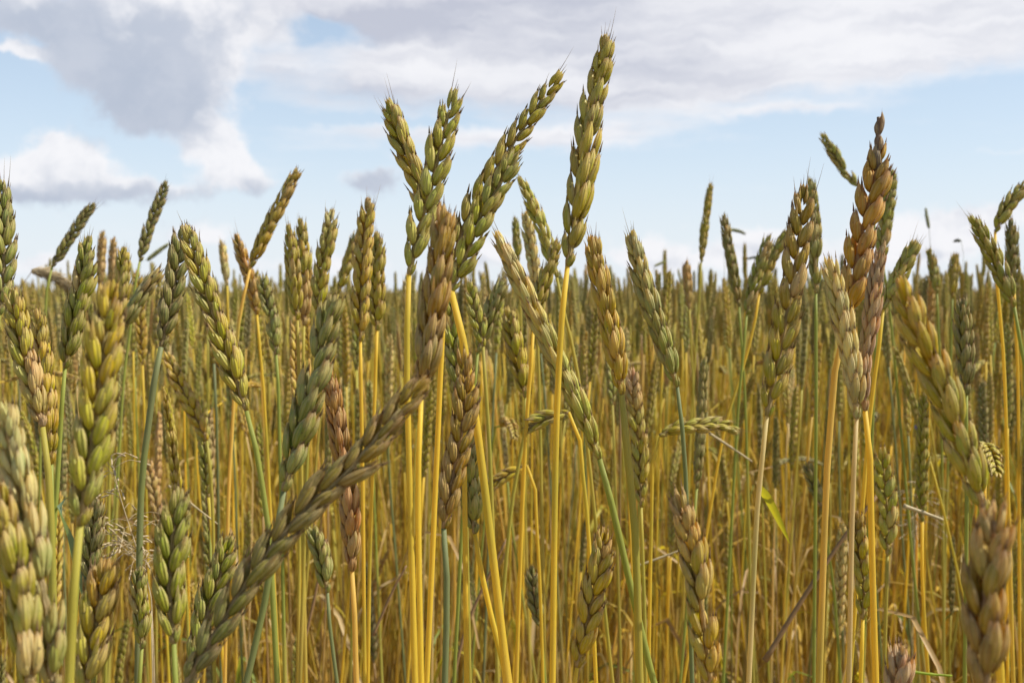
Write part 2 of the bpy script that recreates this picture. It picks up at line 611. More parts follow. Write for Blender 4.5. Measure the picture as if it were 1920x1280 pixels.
def arr_mesh(name, arr, mat):
    mb = MB()
    mb.add(*arr)
    return mb.mesh(name, [mat])


ME_SPK = [arr_mesh('spikelet', a, M_HUSK) for a in SPK_HI]
ME_AWN = [arr_mesh('spikelet', a, M_HUSK) for a in SPK_AWN]


def catmull(pts, n):
    """n + 1 points evenly spaced along a smooth curve through pts"""
    P = [pts[0] * 2 - pts[1]] + list(pts) + [pts[-1] * 2 - pts[-2]]
    fine = []
    for i in range(1, len(P) - 2):
        for k in range(14):
            t = k / 14.0
            a, b, c, d = P[i - 1], P[i], P[i + 1], P[i + 2]
            fine.append(0.5 * ((2 * b) + (c - a) * t + (2 * a - 5 * b + 4 * c - d) * t * t + (3 * b - a - 3 * c + d) * t ** 3))
    fine.append(pts[-1].copy())
    L = [0.0]
    for i in range(1, len(fine)):
        L.append(L[-1] + (fine[i] - fine[i - 1]).length)
    out = []
    j = 0
    for i in range(n + 1):
        s = L[-1] * i / n
        while j < len(L) - 2 and L[j + 1] < s:
            j += 1
        q = (s - L[j]) / max(L[j + 1] - L[j], 1e-9)
        out.append(fine[j].lerp(fine[j + 1], min(max(q, 0), 1)))
    return out, L[-1]


PITCH_SP = 0.0035


def ear_layout(pts, scale, roll, view, rng, awn=1, gap=1.0):
    """matrices of the spikelets along an ear (base first); view: towards the one who looks, roll 0 shows both ranks"""
    _, L = catmull(pts, 40)
    Lr = L - .0062 * scale
    def taper(q):
        return (0.55 + 0.45 * min(1, q / .12)) * (1.0 - 0.36 * max(0, (q - .60) / .40) ** 1.3)
    steps = [0.0]
    while steps[-1] < Lr:
        steps.append(steps[-1] + PITCH_SP * scale * gap * (.15 + .85 * taper(steps[-1] / Lr)))
    n = len(steps) - 1
    steps = [q * Lr / steps[-1] for q in steps]
    cs, _ = catmull(pts, 80)
    out = []
    for i in range(n + 1):
        s = steps[i]
        k = s / L * 80
        a = int(min(k, 79))
        p = cs[a].lerp(cs[a + 1], k - a)
        T = (cs[min(a + 2, 80)] - cs[max(a - 1, 0)]).normalized()
        V = (view - T * view.dot(T)).normalized()
        B = T.cross(V)
        X = B * math.cos(roll) + V * math.sin(roll)
        top = i == n
        if i % 2:
            X = -X
        if top:
            X = T.cross(X)
        Y = T.cross(X)
        tilt = math.radians(rng.uniform(5, 11)) if not top else math.radians(2)
        Z2 = T * math.cos(tilt) + X * math.sin(tilt)
        X2 = X * math.cos(tilt) - T * math.sin(tilt)
        tw = rng.uniform(-.3, .3)
        X3 = X2 * math.cos(tw) + Y * math.sin(tw)
        Y3 = Z2.cross(X3)
        q = s / Lr
        sc = .70 * scale * taper(q) * rng.uniform(.90, 1.09)
        if i == 0:
            sc *= .75
        off = 0.0004 * scale if not top else -.0004
        m = Matrix(((X3.x, Y3.x, Z2.x, 0), (X3.y, Y3.y, Z2.y, 0), (X3.z, Y3.z, Z2.z, 0), (0, 0, 0, 1)))
        m = Matrix.Translation(p + X * off) @ m @ Matrix.Diagonal((sc, sc, sc * rng.uniform(1.25, 1.40), 1))
        aw = awn and (top or (i >= n - 3 and rng.random() < .75))
        out.append((m, bool(aw), q))
    return out


def axis_mesh(mb, pts, scale, mi=0):
    """the knobbly axis of the ear"""
    cs, L = catmull(pts, 36)
    cs = cs[:33]
    rad = [.00085 * scale * (1.25 if i % 2 else .85) * (1 - .4 * i / 36) for i in range(len(cs))]
    tube(mb, cs, rad, 6, [(0.15, 1, .3)] * len(cs), mi)


def ribbon(mb, pts, width, up, rng, mi=0, fold=0.25, twist=0.0):
    """a grass blade with a folded midrib"""
    n = len(pts)
    T, N = frames(pts)
    v, uv, mk, f = [], [], [], []
    s = 0
    for i, p in enumerate(pts):
        if i:
            s += (p - pts[i - 1]).length
        q = i / (n - 1)
        wd = width * min(1, .55 + q * 3) * (1 - q ** 2.6) + width * .03
        S = T[i].cross(up)
        if S.length < 1e-3:
            S = N[i]
        S.normalize()
        U = S.cross(T[i])
        a = twist * q
        S2 = S * math.cos(a) + U * math.sin(a)
        U2 = S2.cross(T[i])
        for k, x in enumerate((-1, 0, 1)):
            v.append((p + S2 * wd * .5 * x + U2 * (wd * fold * (abs(x) - .5)))[:])
            uv.append((s * 8, .5 + .5 * x))
            mk.append((0, 0, 0))
    for i in range(n - 1):
        for k in range(2):
            a = i * 3 + k
            f.append((a, a + 1, a + 4, a + 3))
    mb.add(v, f, uv, mk, mi)


# ------------------------------------------------------------------ objects


def tag(o, label, cat, group=None, kind=None):
    if label:
        o['label'] = label
    if cat:
        o['category'] = cat
    if group:
        o['group'] = group
    if kind:
        o['kind'] = kind
    return o


def empty(name, loc, label, cat, group=None):
    o = bpy.data.objects.new(name, None)
    o.empty_display_size = .02
    col.objects.link(o)
    o.location = loc
    return tag(o, label, cat, group)


def part(name, me, parent, color, loc=(0, 0, 0)):
    o = bpy.data.objects.new(name, me)
    col.objects.link(o)
    o.parent = parent
    o.location = loc
    o.color = (*color, 1)
    return o


def vary(c, rng, a=.12):
    k = 1 + rng.uniform(-a, a)
    return tuple(max(0.003, x * k * (1 + rng.uniform(-.025, .025))) for x in c)


def stem_curve(first, way, d, rng):
    """from the ear's base down through the given points to the ground"""
    pts = [first] + way
    a, b = pts[-2], pts[-1]
    dr = (b - a).normalized()
    if dr.z > -.2:
        dr.z = -.2
        dr.normalize()
    sx, sy = dr.x / -dr.z, dr.y / -dr.z
    sx, sy = max(-.35, min(.35, sx)), max(-.2, min(.2, sy))
    z = b.z
    g = Vector((b.x + sx * z * .45 + rng.uniform(-.02, .02), b.y + sy * z * .3 + rng.uniform(-.02, .03), 0))
    mid = Vector((b.x + sx * z * .3, b.y + sy * z * .2, z * .5))
    near = b + Vector((sx, sy, -1)) * .05
    far = near.lerp(mid, .35)
    return pts + [near, far, mid, g]


GROUP = 'wheat plants in the field'
POOL = {}


def wheat(label, color, d, roll, ear, stem, scolor, awn=1, scale=1.0, slant=0.0, srad=.00125, leaves=(), neck=True, gap=1.0, wide=1.0, cmix=None):
    wide *= .90
    """a wheat plant placed by where it stands: ear (tip first) and stem points as photograph pixels at distance d"""
    rng = random.Random(label)
    n = len(ear)
    e = [W(x, y, d + slant * (1 - i / (n - 1))) for i, (x, y) in enumerate(ear)][::-1]     # base first
    way = [W(x, y, d) for x, y in stem]
    if not way:
        dv = (e[0] - e[1]).normalized()
        way = [e[0] + (dv + Vector((0, 0, -.6))).normalized() * .03]
    sp = stem_curve(e[0], way, d, rng)
    g = sp[-1].copy()
    root = empty('wheat_plant', g, label, 'wheat', GROUP)
    # stem
    mb = MB()
    cs, L = catmull([p - g for p in sp[::-1]], 60)
    rad, mk = [], []
    sheath = rng.choice((.62, .70, .78, .84, .87))
    for i, p in enumerate(cs):
        q = i / 60
        r = srad * (1.2 - .32 * q)
        nd = 0.0
        for h in (.18, .42, .66):
            if abs(q - h) < .009:
                nd = 1.0
                r *= 1.3
        if q > .985:
            r *= .8
        if q < sheath:
            r *= 1.22
        rad.append(r * .82)
        mk.append((nd, max(1 - min(1, max(0, (p.z - .25) / .3)), .55 if q < sheath else 0), 0))
    tube(mb, cs, rad, 9, mk)
    part('stem', mb.mesh('stem', [M_STEM]), root, vary(STEM[scolor], rng, .06))
    # ear
    mb = MB()
    b = e[0]
    axis_mesh(mb, [p - b for p in e], scale)
    ec = EAR[color]
    eo = part('ear', mb.mesh('ear', [M_HUSK]), root, vary(ec, rng, .05), b - g)
    view = (Vector((0, 0, CAM_Z)) - e[n // 2]).normalized()
    for m, aw, q in ear_layout([p - b for p in e], scale, math.radians(roll), view, rng, awn, gap):
        if rng.random() < .015 and .2 < q < .8:
            continue                                   # a spikelet the wind or a bird took
        me = rng.choice(ME_AWN) if aw else rng.choice(ME_SPK)
        c2 = ec
        if rng.random() < .045:
            c2 = tuple(.5 * x + .5 * y for x, y in zip(ec, rng.choice((EAR['tan'], EAR['brown'], EAR['pink']))))
        elif cmix:
            c3 = EAR[cmix[0]]
            k = max(0, min(1, (q - cmix[1]) / (cmix[2] - cmix[1])))
            c2 = tuple(x + (y - x) * k for x, y in zip(ec, c3))
        s = part('spikelet', me, eo, vary(c2, rng, .09))
        s.matrix_local = m @ Matrix.Diagonal((wide, wide, 1, 1))
    for lf in leaves:
        pts, wpx, lc = lf[:3]
        lp, _ = catmull([W(x, y, d + (lf[3] if len(lf) > 3 else 0) * i) - g for i, (x, y) in enumerate(pts)], 16)
        mb = MB()
        ribbon(mb, lp, wpx / F * d, Vector((0, .5, 1)), rng, 0, .2, rng.uniform(-.5, .5))
        part('leaf', mb.mesh('leaf', [M_LEAF]), root, lc)
    return root


YEL, GRN, LGRN, TAN, BGRN = (.62, .42, .03), (.16, .21, .05), (.38, .36, .035), (.52, .38, .19), (.17, .24, .14)

# the ears that stand out, one line each: label, ear colour, distance, roll, ear (tip first), stem, stem colour
wheat('tallest olive ear reaching almost to the top of the picture, slightly bent', 'olive', .355, 52,
      [(1136, 64), (1128, 130), (1106, 225), (1092, 330), (1078, 420), (1064, 500)], [(1056, 570), (1050, 650), (1042, 850), (1036, 1280)], 'gold', 1, 1.22, .01, .0014, wide=1.0, gap=1.16)
wheat('grey green ear leaning right with two plump rows, front one of the forked pair', 'lime', .335, 8,
      [(853, 168), (832, 250), (806, 360), (783, 440), (767, 515)], [(764, 560), (763, 700), (768, 900), (778, 1280)], 'gold', 1, 1.02, 0, .0013, gap=1.14)
wheat('olive ear leaning left, its lower half hidden behind the forked grey green ear', 'olive', .375, 25,
      [(724, 185), (748, 250), (773, 315), (800, 380), (825, 440)], [(836, 480), (826, 700), (800, 1280)], 'gold', 1, .98, 0, .0013, gap=1.12)
wheat('long olive ear leaning far right, rear one of two leaning right together', 'olive', .395, 0,
      [(1049, 138), (1008, 200), (952, 285), (898, 370), (864, 440), (838, 535)], [(858, 580), (868, 700), (875, 1280)], 'gold', 1, 1.03, .0, .0013, gap=1.12)
wheat('olive ear with pale tip leaning right over a broad yellow stem, front one of two', 'lime', .355, 12,
      [(968, 282), (938, 345), (902, 405), (878, 470), (846, 545)], [(856, 585), (874, 670), (898, 830), (925, 1050), (952, 1280)], 'gold', 0, .98, 0, .0018, gap=1.12)
wheat('blurred brown gold ear close in front of the forked ears, standing nearly upright', 'brown', .275, 60,
      [(835, 385), (828, 460), (815, 560), (805, 640), (790, 745)], [(787, 790), (784, 950), (790, 1280)], 'gold', 0, 1.1, 0, .0010)
wheat('long green ear with purple husk edges lying diagonally across the lower left', 'dark', .245, 14,
      [(806, 705), (735, 785), (655, 880), (562, 965), (475, 1075), (405, 1185), (345, 1290)], [(320, 1350)], 'green', 0, 1.05, 0, .0012, wide=.84, gap=1.08, cmix=('brown', .1, 1.1))
wheat('grey green blurred ear leaning right just above the diagonal ear', 'greygreen', .30, 48,
      [(628, 548), (600, 660), (566, 790), (532, 920)], [(520, 975), (500, 1110), (462, 1280)], 'bluegreen', 0, 1.08, 0, .0013)
wheat('tan pink ear hanging behind the diagonal ear, fully ripe', 'russet', .37, 62,
      [(612, 685), (632, 790), (648, 900), (658, 1000), (660, 1070)], [(664, 1130), (668, 1280)], 'amber', 0, 1.08, 0, .0013)
wheat('large blurred yellow green ear upright at the left with two clear rows', 'lime', .235, 16,
      [(212, 525), (196, 640), (180, 780), (165, 890), (150, 985)], [(140, 1060), (130, 1280)], 'lime', 0, 1.0, 0, .0014, cmix=('gold', .2, .9))
wheat('blurred pale green ear with pinkish tips cut off by the left edge', 'greygreen', .225, 40,
      [(2, 745), (30, 880), (62, 1020), (88, 1150), (100, 1300)], [(104, 1380)], 'lime', 0, 1.0, 0, .0013, wide=.88, cmix=('cream', .0, .9))
wheat('nearest blurred orange green ear filling the bottom left corner', 'olive', .215, 70,
      [(-20, 880), (14, 1010), (40, 1130), (60, 1310)], [(66, 1400)], 'lime', 0, 1.0, 0, .0013, wide=1.0, cmix=('gold', .5, 1))
wheat('upright green ear with two rows between the diagonal ear and the left ear', 'green', .27, 4,
      [(332, 920), (324, 1010), (318, 1110), (326, 1205)], [(328, 1240), (330, 1300)], 'green', 0, 1.0, 0, .0011)
wheat('slim green ear leaning right close beside the base of the diagonal ear', 'green', .33, 8,
      [(432, 1005), (408, 1090), (382, 1170), (352, 1290)], [(340, 1340)], 'green', 0, 1.0, 0, .0011)
wheat('blurred olive ear low at the left below the large yellow green ear', 'olive', .27, 30,
      [(200, 1045), (186, 1130), (170, 1220), (158, 1310)], [(150, 1380)], 'lime', 0, 1.05, 0, .0011, cmix=('orange', .4, 1))
wheat('large blurred golden tipped ear leaning left near the right edge', 'olive', .25, 40,
      [(1688, 525), (1712, 600), (1755, 700), (1800, 820), (1848, 965)], [(1862, 1010), (1876, 1280)], 'gold', 0, 1.08, 0, .0013, wide=.95, gap=1.15, cmix=('gold', .35, 1))
wheat('nearest blurred golden brown ear filling the bottom right corner', 'brown', .20, 26,
      [(1872, 935), (1858, 1040), (1846, 1160), (1850, 1310)], [(1852, 1400)], 'gold', 0, 1.0, 0, .0013, cmix=('tan', .5, 1))
wheat('blurred tan ear with olive husks rising from the bottom edge right of centre', 'gold', .29, 34,
      [(1270, 920), (1292, 1010), (1312, 1110), (1334, 1290)], [(1340, 1350)], 'straw', 0, 1.0, 0, .0012, cmix=('tan', .4, 1))
orange = wheat('orange brown ripe ear with a dark withered tip standing above the skyline', 'orange', .37, 22,
      [(1652, 262), (1642, 330), (1618, 430), (1602, 520), (1585, 610)], [(1570, 660), (1562, 740), (1550, 900), (1536, 1280)], 'amber', 0, 1.2, 0, .0015, wide=1.08, gap=1.1)
ob = W(1646, 320, .37)
ot = W(1650, 195, .37)
mb = MB()
cs, _ = catmull([ob - orange.location, ob.lerp(ot, .5) + Vector((-.0004, 0, 0)) - orange.location, ob.lerp(ot, .8) - orange.location], 14)
tube(mb, cs, [.0010 - .00003 * i + .0002 * (i % 3) for i in range(15)], 6, [(.75, 0, .3)] * 15)
for k, (fr, ln, ax) in enumerate(((.0, .0075, .9), (.02, .007, -2.2), (.12, .007, 3.0), (.25, .0065, -.4), (.30, .006, 2.0), (.52, .0085, -.2), (.5, .006, 2.7))):
    m = Matrix.Translation(ob.lerp(ot, fr) - orange.location) @ Matrix.Rotation(ax, 4, 'Z') @ Matrix.Rotation(.10, 4, 'Y')
    pod(mb, m, ln, .0013, .0009, .0006, 9, 9, .04, .15, 0, .3, 0, .6)
part('withered_tip', mb.mesh('withered_tip', [M_HUSK]), orange, (.20, .135, .105))
wheat('pale cream ear in front of the orange brown ear, on a straw stem', 'cream', .345, 56,
      [(1552, 478), (1572, 560), (1588, 640), (1602, 720), (1606, 785)], [(1604, 830), (1598, 960), (1592, 1280)], 'straw', 0, 1.05, 0, .0011, wide=.9)
wheat('slim pink ripe ear leaning right against the pale cream ear', 'pink', .352, 58,
      [(1654, 455), (1640, 540), (1628, 630), (1618, 700), (1622, 770)], [(1630, 820), (1634, 1000), (1642, 1280)], 'gold', 0, .92, 0, .0014, wide=.8)
wheat('olive ear with two open rows and long awns left of the orange brown ear', 'olive', .365, 4,
      [(1508, 345), (1500, 430), (1488, 520), (1470, 620), (1452, 710), (1438, 780)], [(1432, 840), (1420, 950), (1404, 1280)], 'straw', 1, 1.15, 0, .0012, wide=.95, gap=1.12, cmix=('brown', .1, 1.0),
      leaves=[([(1424, 912), (1446, 946), (1482, 1020)], 17, LGRN, .01)])
wheat('long pale green ear leaning left, crossed by the stem of the tallest ear', 'lime', .39, 70,
      [(928, 440), (962, 500), (1006, 590), (1050, 685), (1094, 780), (1124, 860)], [(1136, 900), (1160, 1000), (1190, 1130), (1226, 1280)], 'green', 1, 1.3, .0, .0017, wide=.88, cmix=('cream', .1, .9))
wheat('golden ear leaning left with pointed husks right of the tallest ear', 'gold', .375, 64,
      [(1110, 440), (1122, 510), (1142, 600), (1158, 680), (1166, 740)], [(1170, 790), (1182, 900), (1192, 1020), (1200, 1280)], 'lime', 1, 1.1, 0, .0018)
wheat('pale green ear with rusty brown left side, leaning left of the bare sky gap', 'greygreen', .41, 58,
      [(1182, 432), (1202, 510), (1226, 590), (1252, 670), (1270, 725)], [(1278, 790), (1286, 900), (1298, 1280)], 'bluegreen', 1, 1.12, 0, .0012, cmix=('cream', .3, 1))
wheat('small light green ear leaning left between the leaning pair and the tallest ear', 'lime', .56, 60,
      [(976, 335), (1000, 390), (1024, 450), (1044, 520)], [(1056, 580)], 'lime', 0, 1.05)
wheat('slim pale ear standing behind the small light green leaning ear', 'cream', .62, 40,
      [(985, 395), (992, 440), (1000, 490), (1004, 545)], [(1006, 600)], 'lime', 1, .95)
wheat('tiny green ear upright in the sky gap left of the tallest ear', 'green', .9, 60,
      [(965, 405), (968, 440), (972, 490)], [(974, 540)], 'lime', 1, 1.0)
wheat('small olive ear leaning right close to the neck of the tallest ear', 'olive', .5, 60,
      [(1046, 448), (1030, 500), (1014, 550), (1000, 620)], [(996, 680)], 'gold', 0, 1.0)
wheat('brown olive ear hanging low in the middle between two yellow stems', 'brown', .335, 6,
      [(866, 655), (872, 740), (862, 830), (846, 910), (832, 990)], [(836, 1040), (838, 1130), (834, 1280)], 'bluegreen', 0, .98, 0, .0014)
wheat('dark green ear half hidden behind the blurred brown gold ear', 'green', .45, 6,
      [(845, 550), (848, 620), (858, 690), (866, 760)], [(868, 820)], 'lime', 0, 1.1)
wheat('green ear behind the low brown olive ear, ending in a bent yellow neck', 'greygreen', .40, 30,
      [(884, 800), (880, 880), (884, 950), (890, 1000)], [(900, 1060), (920, 1150), (952, 1280)], 'gold', 0, 1.05, 0, .0014)
wheat('dark green ear with two neat rows on a blue green stem at the left', 'dark', .47, 4,
      [(344, 420), (334, 490), (322, 560), (302, 650)], [(293, 690), (278, 800), (264, 940), (258, 1280)], 'bluegreen', 0, 1.18, 0, .0019)
wheat('olive ear leaning left with a dry awned tip, beside the dark green two row ear', 'olive', .43, 10,
      [(348, 425), (374, 510), (404, 600), (432, 680), (462, 770)], [(474, 810), (488, 890), (504, 1000), (520, 1280)], 'green', 1, 1.18, 0, .0015)
wheat('golden ear leaning far right in the sky above a thin amber stem', 'gold', .62, 52,
      [(560, 315), (534, 365), (502, 430), (470, 500)], [(456, 560), (444, 640), (436, 800)], 'amber', 0, 1.12, 0, .0013)
wheat('small orange ear leaning left across the foot of the golden leaning ear', 'orange', .68, 40,
      [(442, 440), (455, 480), (470, 530), (482, 590)], [(486, 640)], 'gold', 1, 1.1)
wheat('slender dark olive ear leaning right against the sky, higher of two at the left', 'dark', .72, 6,
      [(312, 340), (294, 390), (276, 440), (262, 490)], [(254, 530), (244, 620)], 'green', 1, .95)
wheat('slender dark green ear leaning right against the sky, lower of two at the left', 'dark', .76, 6,
      [(178, 380), (152, 415), (124, 460), (98, 500)], [(88, 540), (84, 620)], 'green', 1, .95)
wheat('broad green ear upright at the left with a purple awned tip', 'green', .43, 40,
      [(163, 445), (156, 520), (140, 600), (122, 690)], [(116, 760), (108, 900)], 'green', 1, 1.12)
wheat('pale tan ear leaning left beside the left edge', 'tan', .37, 36,
      [(22, 540), (36, 620), (54, 700), (80, 800)], [(92, 900), (98, 1040), (104, 1280)], 'lime', 0, 1.0, 0, .0016, cmix=('olive', 0, .4))
wheat('reddish gold ear behind the pale tan ear at the left edge', 'gold', .42, 52,
      [(70, 580), (78, 660), (88, 760), (96, 870)], [(98, 960)], 'green', 0, 1.05)
wheat('tall green ear half cut off by the left edge, with a long awn', 'greygreen', .42, 6,
      [(1, 335), (5, 410), (7, 500), (-2, 590)], [(-8, 660)], 'green', 1, 1.08)
wheat('small olive ear with a single long awn beside the broad green ear', 'olive', .6, 50,
      [(232, 460), (230, 510), (226, 570), (220, 610)], [(216, 680)], 'lime', 1, 1.1)
wheat('sunlit grey green ear leaning right in front of the dark two row ear', 'greygreen', .52, 70,
      [(302, 505), (280, 535), (256, 570), (226, 625)], [(214, 680)], 'green', 0, 1.15, cmix=('cream', .3, 1))
wheat('tiny tan ear upright at the left skyline, taller of two side by side', 'tan', .95, 50,
      [(193, 433), (190, 480), (188, 540)], [(188, 620)], 'lime', 0, 1.05)
wheat('tiny tan ear upright at the left skyline, shorter of two side by side', 'tan', 1.05, 50,
      [(213, 445), (211, 490), (209, 545)], [(208, 620)], 'lime', 0, 1.05)
wheat('tiny pale ear on the skyline right of the dry awned ear', 'cream', 1.0, 60,
      [(415, 450), (420, 490), (426, 535)], [(428, 600)], 'gold', 1, 1.1)
wheat('tan olive ear upright on the skyline, left one of a close pair', 'olive', .57, 60,
      [(543, 422), (547, 480), (552, 540), (558, 600)], [(560, 680)], 'lime', 1, 1.15)
wheat('tan olive ear upright on the skyline, right one of a close pair', 'tan', .60, 60,
      [(564, 408), (568, 470), (572, 530), (570, 610)], [(568, 680)], 'lime', 1, 1.15, cmix=('olive', .2, .6))
wheat('pale tipped olive ear right of the close pair, with two rows below', 'olive', .56, 24,
      [(622, 390), (616, 440), (604, 510), (594, 590)], [(588, 680)], 'lime', 1, 1.12, cmix=('cream', .6, 1))
wheat('golden ear with clear two rows standing upright left of the forked ears', 'gold', .52, 24,
      [(692, 372), (684, 440), (680, 520), (677, 590), (676, 640)], [(676, 680), (680, 900), (684, 1280)], 'gold', 1, 1.1)
wheat('olive ear upright beside the golden two row ear, slightly shorter', 'olive', .56, 40,
      [(709, 435), (706, 500), (706, 560), (707, 620)], [(704, 700), (698, 900)], 'gold', 1, 1.15)
wheat('thin olive ear leaning right behind the golden two row ear', 'olive', .75, 60,
      [(676, 425), (662, 460), (648, 505), (634, 550)], [(626, 600)], 'lime', 0, 1.1)
wheat('thin lone olive ear upright in the bare sky right of the centre', 'olive', .95, 58,
      [(1333, 345), (1327, 385), (1320, 440), (1315, 492)], [(1311, 560), (1303, 680)], 'lime', 1, 1.0)
wheat('dark green ear leaning left beside the thin lone ear', 'dark', .78, 60,
      [(1355, 400), (1364, 450), (1375, 510), (1386, 575)], [(1390, 640)], 'green', 0, 1.15)
wheat('green ear leaning right, lower one of two crossing left of the open rowed ear', 'green', .7, 50,
      [(1442, 438), (1430, 480), (1414, 530), (1400, 590)], [(1394, 660)], 'green', 0, 1.15)
wheat('olive ear leaning far right, upper one of two crossing left of the open rowed ear', 'olive', .72, 50,
      [(1486, 424), (1466, 455), (1442, 495), (1424, 550)], [(1412, 620), (1390, 700)], 'gold', 0, 1.15)
wheat('grey green ear standing directly behind the open rowed awned ear', 'greygreen', .6, 60,
      [(1520, 335), (1524, 400), (1528, 470), (1530, 550)], [(1530, 640)], 'green', 1, 1.1)
wheat('small green ear leaning far left in the sky beside the withered tip', 'greygreen', .78, 14,
      [(1540, 250), (1560, 282), (1585, 320), (1612, 352)], [(1632, 385), (1644, 450)], 'green', 0, .95)
wheat('small green ear standing right behind the orange brown ear', 'green', .66, 40,
      [(1674, 318), (1668, 370), (1658, 430), (1650, 500)], [(1646, 580)], 'green', 1, 1.05)
wheat('olive ear leaning right with spread awns right of the pink ear', 'lime', .5, 50,
      [(1716, 452), (1700, 490), (1680, 530), (1656, 580)], [(1648, 650)], 'gold', 1, 1.08)
wheat('olive ear leaning far right at the right edge skyline', 'olive', .62, 30,
      [(1926, 340), (1900, 375), (1880, 405), (1866, 435)], [(1866, 480), (1872, 560)], 'gold', 0, 1.05)
wheat('olive green ear leaning left at the right edge skyline', 'green', .55, 50,
      [(1820, 405), (1846, 450), (1874, 505), (1902, 575)], [(1914, 650)], 'green', 1, 1.15)
wheat('dark olive ear upright behind the leaning ears at the right edge', 'dark', .7, 50,
      [(1893, 410), (1897, 450), (1900, 500), (1902, 545)], [(1904, 600)], 'gold', 0, 1.1)
wheat('small grey green ear leaning left on the skyline at the right', 'greygreen', .9, 50,
      [(1742, 465), (1749, 500), (1757, 550)], [(1760, 620)], 'green', 1, 1.1)
wheat('small olive ear upright on the skyline at the right', 'olive', .95, 50,
      [(1792, 472), (1788, 510), (1786, 560)], [(1784, 630)], 'green', 0, 1.1)
wheat('tiny tan ear upright on the skyline below the thin lone ear', 'tan', .9, 60,
      [(1286, 488), (1289, 525), (1293, 580)], [(1296, 650)], 'lime', 1, 1.1)
wheat('bent olive ear pointing left, nearly level, left of the yellow stem of the tallest ear', 'olive', .5, 10,
      [(984, 806), (1010, 790), (1036, 780), (1066, 772)], [(1084, 790), (1090, 860)], 'gold', 0, .95)
wheat('bent golden ear pointing down left between the thick stems in the middle', 'gold', .6, 10,
      [(912, 912), (936, 898), (962, 884), (988, 872)], [(1002, 900), (1006, 980)], 'gold', 0, .9)
wheat('bent olive ear pointing right, nearly level, below the rusty sided ear', 'olive', .55, 30,
      [(1386, 808), (1350, 796), (1310, 798), (1270, 802), (1236, 816)], [(1224, 850), (1222, 950)], 'gold', 1, .95)
wheat('small golden ear leaning left among the stems below the dark two row ear', 'gold', .58, 6,
      [(312, 660), (335, 715), (360, 765), (388, 826)], [(393, 870), (400, 1000), (402, 1280)], 'lime', 0, 1.0)
wheat('slim pink tipped olive ear low behind the golden ear of the centre', 'olive', .5, 8,
      [(1183, 690), (1190, 760), (1198, 840), (1202, 950)], [(1204, 1020)], 'lime', 0, 1.0, cmix=('pink', .6, 1))
wheat('golden olive ear low down between the green stem and the tallest ear\'s stem', 'gold', .37, 8,
      [(1136, 985), (1124, 1060), (1106, 1140), (1082, 1250)], [(1074, 1310)], 'gold', 0, 1.05)
wheat('pale olive ear low behind the straw stems at the right', 'lime', .52, 8,
      [(1654, 840), (1658, 900), (1664, 970), (1664, 1040)], [(1662, 1110)], 'lime', 0, 1.1)
wheat('brown tipped ear low between the straw stems at the right', 'olive', .46, 20,
      [(1604, 955), (1610, 1020), (1620, 1090), (1618, 1160)], [(1616, 1220)], 'gold', 0, 1.0, cmix=('brown', .5, 1))
wheat('withered brown pink ear at the bottom edge left of the golden brown corner ear', 'pink', .30, 50,
      [(1690, 1208), (1688, 1250), (1684, 1320), (1690, 1380)], [(1690, 1420)], 'brown', 0, 1.05)
wheat('small dark green ear low in the middle beside the tallest ear\'s stem', 'dark', .62, 16,
      [(996, 1062), (1000, 1100), (1006, 1140), (1014, 1178)], [(1018, 1230)], 'green', 0, 1.0)
wheat('dark green ear leaning left low in front of the amber stem', 'dark', .72, 40,
      [(1514, 862), (1520, 890), (1530, 920), (1542, 955)], [(1548, 1000)], 'green', 0, 1.1)
wheat('dark olive ear upright low at the right behind the golden tipped ear', 'dark', .5, 50,
      [(1806, 555), (1806, 610), (1810, 680), (1812, 740)], [(1812, 820)], 'green', 0, 1.1)
wheat('green ear low below the tan pink ear, half hidden by stems', 'greygreen', .5, 40,
      [(588, 985), (596, 1020), (606, 1060), (614, 1110)], [(618, 1170), (632, 1280)], 'bluegreen', 0, 1.1)
wheat('green ear low down left of the small upright green ear', 'green', .45, 50,
      [(262, 1060), (260, 1110), (264, 1160), (266, 1215)], [(262, 1270)], 'green', 0, 1.0)
wheat('dark green ear low behind the large yellow green ear', 'dark', .42, 30,
      [(182, 935), (176, 1000), (170, 1070), (176, 1120)], [(176, 1200)], 'green', 0, 1.0,
      leaves=[([(176, 1180), (130, 1010), (112, 950), (138, 925)], 36, BGRN, .004)])
wheat('pale golden ear leaning left low beside the blue green stem', 'tan', .75, 10,
      [(276, 862), (284, 900), (292, 940), (298, 985)], [(302, 1040)], 'gold', 0, 1.05)
wheat('olive ear with open husks in the middle just left of the crossed pale ear', 'olive', .52, 40,
      [(952, 575), (962, 630), (974, 690), (985, 745)], [(986, 800), (958, 960), (930, 1280)], 'lime', 0, 1.1)
wheat('sunlit grey green ear leaning right in front of the broad yellow stem', 'greygreen', .55, 60,
      [(946, 520), (930, 560), (912, 610), (896, 660)], [(890, 720)], 'green', 0, 1.15)
wheat('two row olive ear leaning left close by the broad yellow stem', 'lime', .5, 4,
      [(880, 530), (888, 570), (898, 610), (906, 650)], [(910, 720)], 'lime', 0, .9)
wheat('slim green ear hanging left behind the neck of the small orange ear', 'greygreen', .58, 20,
      [(490, 515), (500, 560), (510, 610), (518, 665)], [(522, 730), (526, 900)], 'green', 0, 1.0)


N_HERO = len([o for o in col.objects if o.get('category') == 'wheat'])

# ------------------------------------------------------------------ the crowd of plants behind
rv = random.Random(21)


